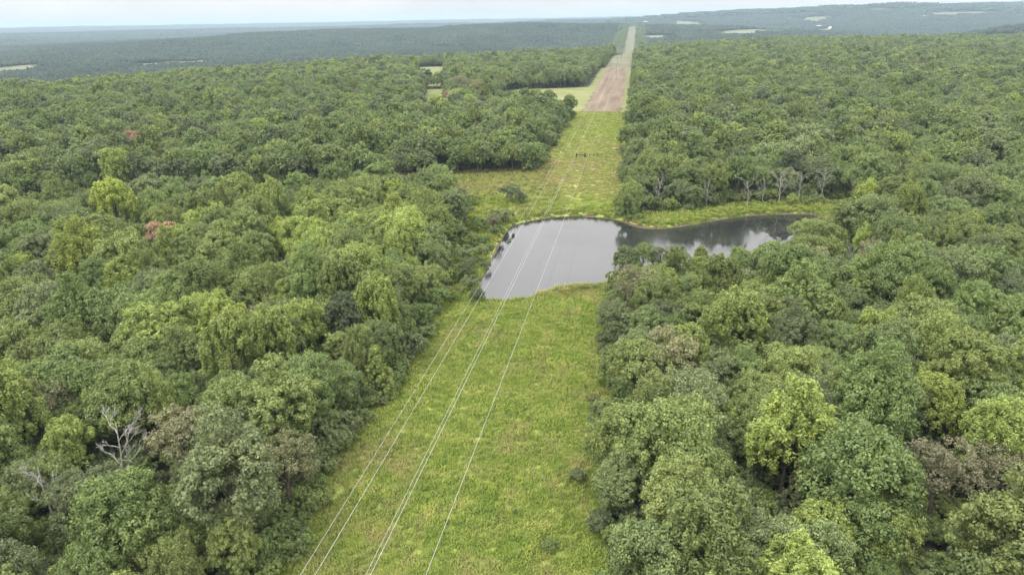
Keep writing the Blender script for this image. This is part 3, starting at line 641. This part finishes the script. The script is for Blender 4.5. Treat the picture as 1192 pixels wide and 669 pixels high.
lev = (np.hypot(X, Y) > 280).astype(int)+(np.hypot(X, Y) > 650)
point_cloud('forest', np.stack([X[f], Y[f], Z[f]-.1], 1), [LIBI[kinds[p], l] for p, l in zip(pick[f], lev[f])], rot[f], np.stack([size[f], size[f], tall[f]], 1), tint[f], LIB,
            'dense mixed green deciduous forest stretching back on both sides of the corridor')

def rnd_(n, x0, x1, y0, y1): return RS.uniform(x0, x1, n), RS.uniform(y0, y1, n)
# --- undergrowth along the wood edges
UX, UY = lattice(620, 2.6); k = ~clear(UX, UY, -1.2) & clear(UX, UY, 3.2) & keep_view(UX, UY, 3, 40); UX, UY = UX[k], UY[k]
x, y = rnd_(12000, -150, 140, 35, 260); k = ~clear(x, y, 1) & keep_view(x, y, 3, 60); UX, UY = np.r_[UX, x[k]], np.r_[UY, y[k]]; nu = len(UX)
x, y = rnd_(1500, -75, -20, 140, 262); d_ = polydist(x, y, POND); k = (d_ > 1.2) & (d_ < 7) & inpoly(x, y, LEFTSTRIP) & (RS.rand(1500) < .4); UX, UY = np.r_[UX, x[k]], np.r_[UY, y[k]]; nk = int(k.sum()); nu += nk
us = RS.uniform(.45, 1.05, nu); us[nu-nk:] *= .55
point_cloud('undergrowth', np.stack([UX, UY, height(UX, UY)-.1], 1), [LIBI['bush', 0 if a < 260 else 1] for a in np.hypot(UX, UY)], RS.uniform(0, 6.28, nu), np.stack([us, us, us*RS.uniform(.7, 1.4, nu)], 1),
            np.clip(.36+.14*RS.normal(size=nu), .08, .66), LIB, 'tangled green undergrowth along the wood edges')
# --- far woods: tiles of low crowns
TILES = bpy.data.collections.new('far_woodland_library')
def tile(rs, S, sp, R):
    Vs, Qs, Sh, off = [], [], [], 0; th = np.arange(7)*2*np.pi/7
    for x in np.arange(-S/2, S/2, sp):
        for y in np.arange(-S/2, S/2, sp):
            c = np.array([x+rs.uniform(0, sp), y+rs.uniform(0, sp)]); r = R*rs.uniform(.75, 1.3); h = rs.uniform(8, 14)*(.6+.4*R/5); rings = []
            for zf, rf in ((.25, .85), (.62, 1.0), (.86, .72), (1.0, .22)):
                q = rf*r*rs.uniform(.8, 1.2, 7); rings.append(np.stack([c[0]+q*np.cos(th), c[1]+q*np.sin(th), h*zf+rs.uniform(-.6, .6, 7)*r/5], 1))
            V = np.concatenate(rings); i = np.arange(3)[:, None]*7; j = np.arange(7)[None]; Q = np.stack([i+j, i+(j+1) % 7, i+7+(j+1) % 7, i+7+j], -1).reshape(-1, 4)
            Q = np.concatenate([Q, [[21, 22, 23, 24], [21, 24, 25, 26+0*1]]])
            Vs.append(V); Qs.append(Q+off); Sh.append(np.full(len(Q), np.clip(rs.normal(.5, .22), 0, 1))+rs.uniform(-.15, .15, len(Q))); off += len(V)
    return np.concatenate(Vs), np.concatenate(Qs), np.concatenate(Sh)
for i, (nm, S, sp, R) in enumerate([('grove_one', 56, 8.5, 5.0), ('grove_two', 56, 8.5, 5.0), ('grove_two_mixed', 56, 8.5, 5.2), ('wide_wood', 150, 17, 10.0), ('wide_wood_mixed', 150, 17, 10.0)]):
    V, Q, S = tile(np.random.RandomState(200+i), S, sp, R)
    TILES.objects.link(bpy.data.objects.new(nm, mesh(nm, V, Q, [M_FARLEAF_SHADED], smooth=False, attrs={'leaf_shade': ('FACE', np.clip(S, 0, 1))})))
def tiles(r0, r1, S, ids):
    xs = np.arange(-r1*.80, r1*.52, S*.92); X, Y = np.meshgrid(xs, np.arange(400, r1, S*.92)); X = X.ravel()+RS.uniform(-.1, .1, X.size)*S; Y = Y.ravel()+RS.uniform(-.1, .1, Y.size)*S
    r = np.hypot(X, Y); az = np.degrees(np.arctan2(X, Y)); lo = np.minimum(edge_r(az)+250, 1900)+S*.4 if r0 is None else r0
    k = (r > lo) & (r < r1) & (az > -49) & (az < 30) & ~((np.abs(X+22) < 16+S*.62) & (Y < 4200)); X, Y = X[k], Y[k]
    k = np.ones(len(X), bool)
    for dx in (-.4, 0, .4):
        for dy in (-.4, 0, .4):
            for P in FARF: k &= ~inpoly(X+dx*S, Y+dy*S, P)
    k &= waves(X, Y, 900, 7, 9) < .93
    X, Y = X[k], Y[k]; return X, Y, RS.choice(ids, len(X))
A = tiles(None, 5200, 56, [0, 1, 2]); B = tiles(5200, 14500, 150, [3, 4])
FX, FY, FI = [np.concatenate([a, b]) for a, b in zip(A, B)]
# a finer edge along the far corridor strip
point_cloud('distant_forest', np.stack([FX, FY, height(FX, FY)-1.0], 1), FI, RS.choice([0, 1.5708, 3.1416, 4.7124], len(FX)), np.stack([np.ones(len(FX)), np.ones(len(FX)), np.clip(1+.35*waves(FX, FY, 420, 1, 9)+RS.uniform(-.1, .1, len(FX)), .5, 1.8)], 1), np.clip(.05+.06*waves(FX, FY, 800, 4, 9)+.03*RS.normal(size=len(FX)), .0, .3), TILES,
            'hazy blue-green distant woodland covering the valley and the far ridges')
ex = []
for sgn, x0 in ((-1, CX0-4), (1, CX1+4)):
    for yy in np.arange(1500, 4100, 7.5):
        for c in range(5): ex.append((x0+sgn*(c*7+RS.uniform(-2, 2)), yy+RS.uniform(-2.5, 2.5)))
ex = np.array(ex); ex = ex[~clear(ex[:, 0], ex[:, 1])&(np.hypot(ex[:, 0], ex[:, 1]) > 1880)]
ne = len(ex)
point_cloud('distant_tree_line', np.stack([ex[:, 0], ex[:, 1], height(ex[:, 0], ex[:, 1])], 1), [LIBI['dome_oak', 2]]*ne, RS.uniform(0, 6, ne), np.ones((ne, 3))*RS.uniform(.8, 1.2, (ne, 1)), RS.uniform(.15, .45, ne), LIB,
            'dark tree line edging the far cleared strip')

# ------------------------------------------------------------------ grass tufts
GLIB = bpy.data.collections.new('grass_library')
def tuft(rs, nb, h, spread, w):
    V = []
    for _ in range(nb):
        ph = rs.uniform(0, 6.28); b = np.array([rs.normal()*spread*.5, rs.normal()*spread*.5, -.03]); l = h*rs.uniform(.55, 1.2); le = rs.uniform(.25, .9)
        dv = np.array([math.cos(ph), math.sin(ph), 0]); s = np.array([-dv[1], dv[0], 0])*w*rs.uniform(.7, 1.3); mid = b+dv*l*le*.4+np.array([0, 0, l*.65]); tip = b+dv*l*le+np.array([0, 0, l*.9])
        V += [b-s, b+s, mid+s, mid-s, mid-s, mid+s, tip+s*.15, tip-s*.15]
    V = np.array(V); return V, np.arange(len(V)).reshape(-1, 4)
GN = [('fine_tuft', 26, .34, .42, .022), ('leafy_weed', 22, .5, .45, .05), ('short_tuft', 30, .22, .5, .025), ('tall_reed', 24, 1.0, .45, .04)]
GN.sort(); GI = {g[0]: i for i, g in enumerate(GN)}
for i, (nm, nb, h, sp, w) in enumerate(GN):
    V, Q = tuft(np.random.RandomState(300+i), nb, h, sp, w); GLIB.objects.link(bpy.data.objects.new(nm, mesh(nm, V, Q, [M_TUFT])))
GP, GK, GS, GT = [], [], [], []
def sow(x, y, ids, smin, smax, t0, t1, lo=1.0):
    pd = polydist(x, y, POND) if len(x) else x; k = pd > lo; x, y = x[k], y[k]; n = len(x)
    GP.append(np.stack([x, y, height(x, y)+.05], 1)); GK.append(RS.choice(ids, n)); GS.append(RS.uniform(smin, smax, n)); GT.append(np.clip(RS.normal((t0+t1)/2, (t1-t0)/2, n), 0, 1))
def rnd(n, x0, x1, y0, y1): return RS.uniform(x0, x1, n), RS.uniform(y0, y1, n)
fi, le, sh, ta = GI['fine_tuft'], GI['leafy_weed'], GI['short_tuft'], GI['tall_reed']
x, y = rnd(40000, CX0-4.5, CX1+4.5, 42, 168); sow(x, y, [fi, fi, le, sh], .7, 1.4, .35, .65)
w = waves(x, y, 9, 2, 9)+waves(x, y, 23, 9, 8); k = w > .55; sow(x[k]+.2, y[k]+.2, [le, le, fi], .9, 1.7, .2, .8)
k = w < -.75; sow(x[k]+.15, y[k]-.2, [sh, fi], .8, 1.5, .6, 1.0)
x, y = rnd(19000, CX0-4.5, CX1+4.5, 225, 485); sow(x, y, [sh, sh, fi], 1.0, 2.2, .35, .8)
bx = np.array([p for P in BANKS for p in P]); x, y = rnd(60000, bx[:, 0].min(), bx[:, 0].max(), bx[:, 1].min(), bx[:, 1].max()); k = inany(x, y); sow(x[k], y[k], [fi, le, ta], .8, 1.5, .3, .8)
x, y = rnd(60000, -75, 95, 140, 265); d_ = polydist(x, y, POND); k = (d_ > 1.0-.9*(waves(x, y, 14, 3, 9) > .1)) & (d_ < 4.5) & (RS.rand(len(x)) < np.exp(-d_/1.8)); sow(x[k], y[k], [ta, le], .7, 1.3, .3, .75, .1)
GP, GK, GS, GT = map(np.concatenate, (GP, GK, GS, GT))
point_cloud('grass', GP, GK, RS.uniform(0, 6.28, len(GP)), GS[:, None]*np.ones((1, 3)), GT, GLIB, 'tussocky grass and weeds covering the corridor and pond banks')

# ------------------------------------------------------------------ power line
LINE_X, SPACE = -21.6, 5.0
T1Y, T2Y, T3Y = 745., 985., 1300.
def tower(y, H, label):
    z = hz(LINE_X, y); e = bpy.data.objects.new('transmission_tower', None); COL.objects.link(e); e.location = (LINE_X, y, z); s = H/21.0
    for sx_ in (-1, 1): MB().tube([(sx_*SPACE/2, 0, -1), (sx_*SPACE/2, 0, 10*s), (sx_*SPACE/2, 0, 21*s)], [.26, .22, .16], 8).build('pole', M_POLE, e, True)
    MB().box((0, 0, 16.5*s), (SPACE*2+1.6, .32, .42)).build('crossarm', M_POLE, e)
    for sg in (-1, 1): MB().tube([(-sg*SPACE/2, .3*sg, 9.5*s), (0, .3*sg, 12.5*s), (sg*SPACE/2, .3*sg, 15.5*s)], .09, 5).build('cross_brace', M_POLE, e)
    for c in (-1, 0, 1):
        mb = MB()
        zz = np.linspace(16.3*s, 14.6*s, 15); mb.tube([(c*SPACE, 0, a) for a in zz], [.13 if i % 2 else .05 for i in range(15)], 8); mb.build('insulator', M_PORC, e)
    tag(e, label, 'power pylon', 'wooden two-pole power line towers'); return z
TZ = {y: tower(y, 21, lb) for y, lb in ((T1Y, 'nearest two-pole power line tower standing on the ploughed strip'), (T2Y, 'second two-pole power line tower, behind the one on the ploughed strip'), (T3Y, 'farthest small two-pole power line tower on the far strip'))}
def wire(x, za, zlow, zt, label):
    ys = np.arange(-30, T1Y+.1, 4.0); ys[-1] = T1Y
    c = np.polyfit([-30, 330, T1Y], [za, zlow, zt+TZ[T1Y]], 2); P = [(x, yy, np.polyval(c, yy)) for yy in ys]; P[-1] = (x, T1Y, zt+TZ[T1Y])
    for ya, yb in ((T1Y, T2Y), (T2Y, T3Y)):
        for t in np.linspace(0, 1, 30)[1:]: P.append((x, ya+(yb-ya)*t, (TZ[ya]+zt)*(1-t)+(TZ[yb]+zt)*t-7*4*t*(1-t)))
    mb = MB().tube(P, .0165 if zt < 18 else .0115, 5); o = mb.build('power_line_wire', M_WIRE, None, True); tag(o, label, 'wire', 'wires of the power line')
for c, lb in ((-1, 'left thick conductor wire sagging over the corridor and pond'), (0, 'middle conductor wire sagging over the corridor and pond'), (1, 'right-hand conductor wire, the lone one nearest the right woods')):
    wire(LINE_X+c*SPACE, 15.0, 9.5, 14.6, lb)
wire(LINE_X-SPACE/2, 21.0, 16.5, 21.0, 'leftmost thin wire, higher than the rest, over the corridor'); wire(LINE_X+SPACE/2, 20.8, 16.3, 21.0, 'thin upper wire running almost on the middle conductor')

# ------------------------------------------------------------------ fence across the corridor
fa, fb, fm = at(671, 183.5), at(681, 183.5), at(730, 178.5)
e = bpy.data.objects.new('wire_fence', None); COL.objects.link(e)
def on(p, z=0): return np.array([p[0], p[1], hz(p[0], p[1])+z])
for p in (fa, fb): MB().box(on(p, 1.0), (.5, .5, 2.4)).build('brace_post', M_DPOST, e)
MB().tube([on(fa, 1.3), on(fa*.5+fb*.5, 1.3), on(fb, 1.3)], .14, 6).build('brace_rail', M_DPOST, e)
npost = 10; posts = [fb+(fm-fb)*k/npost for k in range(1, npost+1)]
for p in posts: MB().box(on(p, .6), (.15, .15, 1.5)).build('post', M_DPOST, e)
for hh in (.45, .8, 1.15): MB().tube([on(p, hh) for p in [fb]+posts], .022, 4).build('fence_wire', M_DPOST, e)
tag(e, 'dark post and wire fence with a braced gate end crossing the corridor beyond the pond', 'fence')

# ------------------------------------------------------------------ far farm buildings
def barn(u, v, w, d, h, rz, label, kind='barn'):
    p = hit(u, v); w, d, h = w*.75, d*.75, h*.8
    if p is None: return
    e = bpy.data.objects.new(kind, None); COL.objects.link(e); e.location = (p[0], p[1], hz(p[0], p[1])+2); e.rotation_euler = (0, 0, rz)
    MB().box((0, 0, h/2-2), (w, d, h+4)).build('wall', M_WALL, e)
    rh = d*.28; o = .6; V = [(-w/2-o, -d/2-o, h), (w/2+o, -d/2-o, h), (w/2+o, 0, h+rh), (-w/2-o, 0, h+rh), (-w/2-o, d/2+o, h), (w/2+o, d/2+o, h)]
    MB().add(V, [[0, 1, 2, 3], [3, 2, 5, 4]]).build('roof', M_ROOF, e)
    tag(e, label, 'building', 'white farm buildings on the far hills')
barn(751, 27.5, 38, 16, 9, .1, 'white shed right of the far cleared strip near the ridge top'); barn(919, 24.5, 24, 18, 9, .2, 'small white building alone on the right-hand hill')
barn(949, 26.5, 44, 16, 9, .0, 'long white shed on the right-hand hill'); barn(953, 33, 30, 18, 10, .3, 'white barn at the end of the long pale field'); barn(966, 34, 18, 14, 8, .4, 'small white house beside the barn at the pale field')
barn(457, 36, 40, 16, 8, 0., 'white shed on the far ridge left of centre'); barn(12, 47, 30, 16, 8, .1, 'white building in the far valley at the left edge'); barn(1077, 21, 30, 16, 9, .2, 'small white building on the far right hillside')

# ------------------------------------------------------------------ haze
def haze():
    x0, x1, y0, y1, z0, z1 = -16800, 10300, -390, 16300, -75, 150
    mb = MB().box(((x0+x1)/2, (y0+y1)/2, (z0+z1)/2), (x1-x0, y1-y0, z1-z0))
    M, N, L, o = mat('pale_summer_haze'); p = N.new('ShaderNodeVolumePrincipled'); p.inputs['Color'].default_value = (.60, .79, .94, 1); p.inputs['Density'].default_value = 1.0e-4
    p.inputs['Anisotropy'].default_value = 0.0; L.new(p.outputs[0], o.inputs['Volume'])
    h = mb.build('haze', M); tag(h, 'pale blue summer haze over the distant valley', None, None, 'stuff'); h.display_type = 'WIRE'
haze()
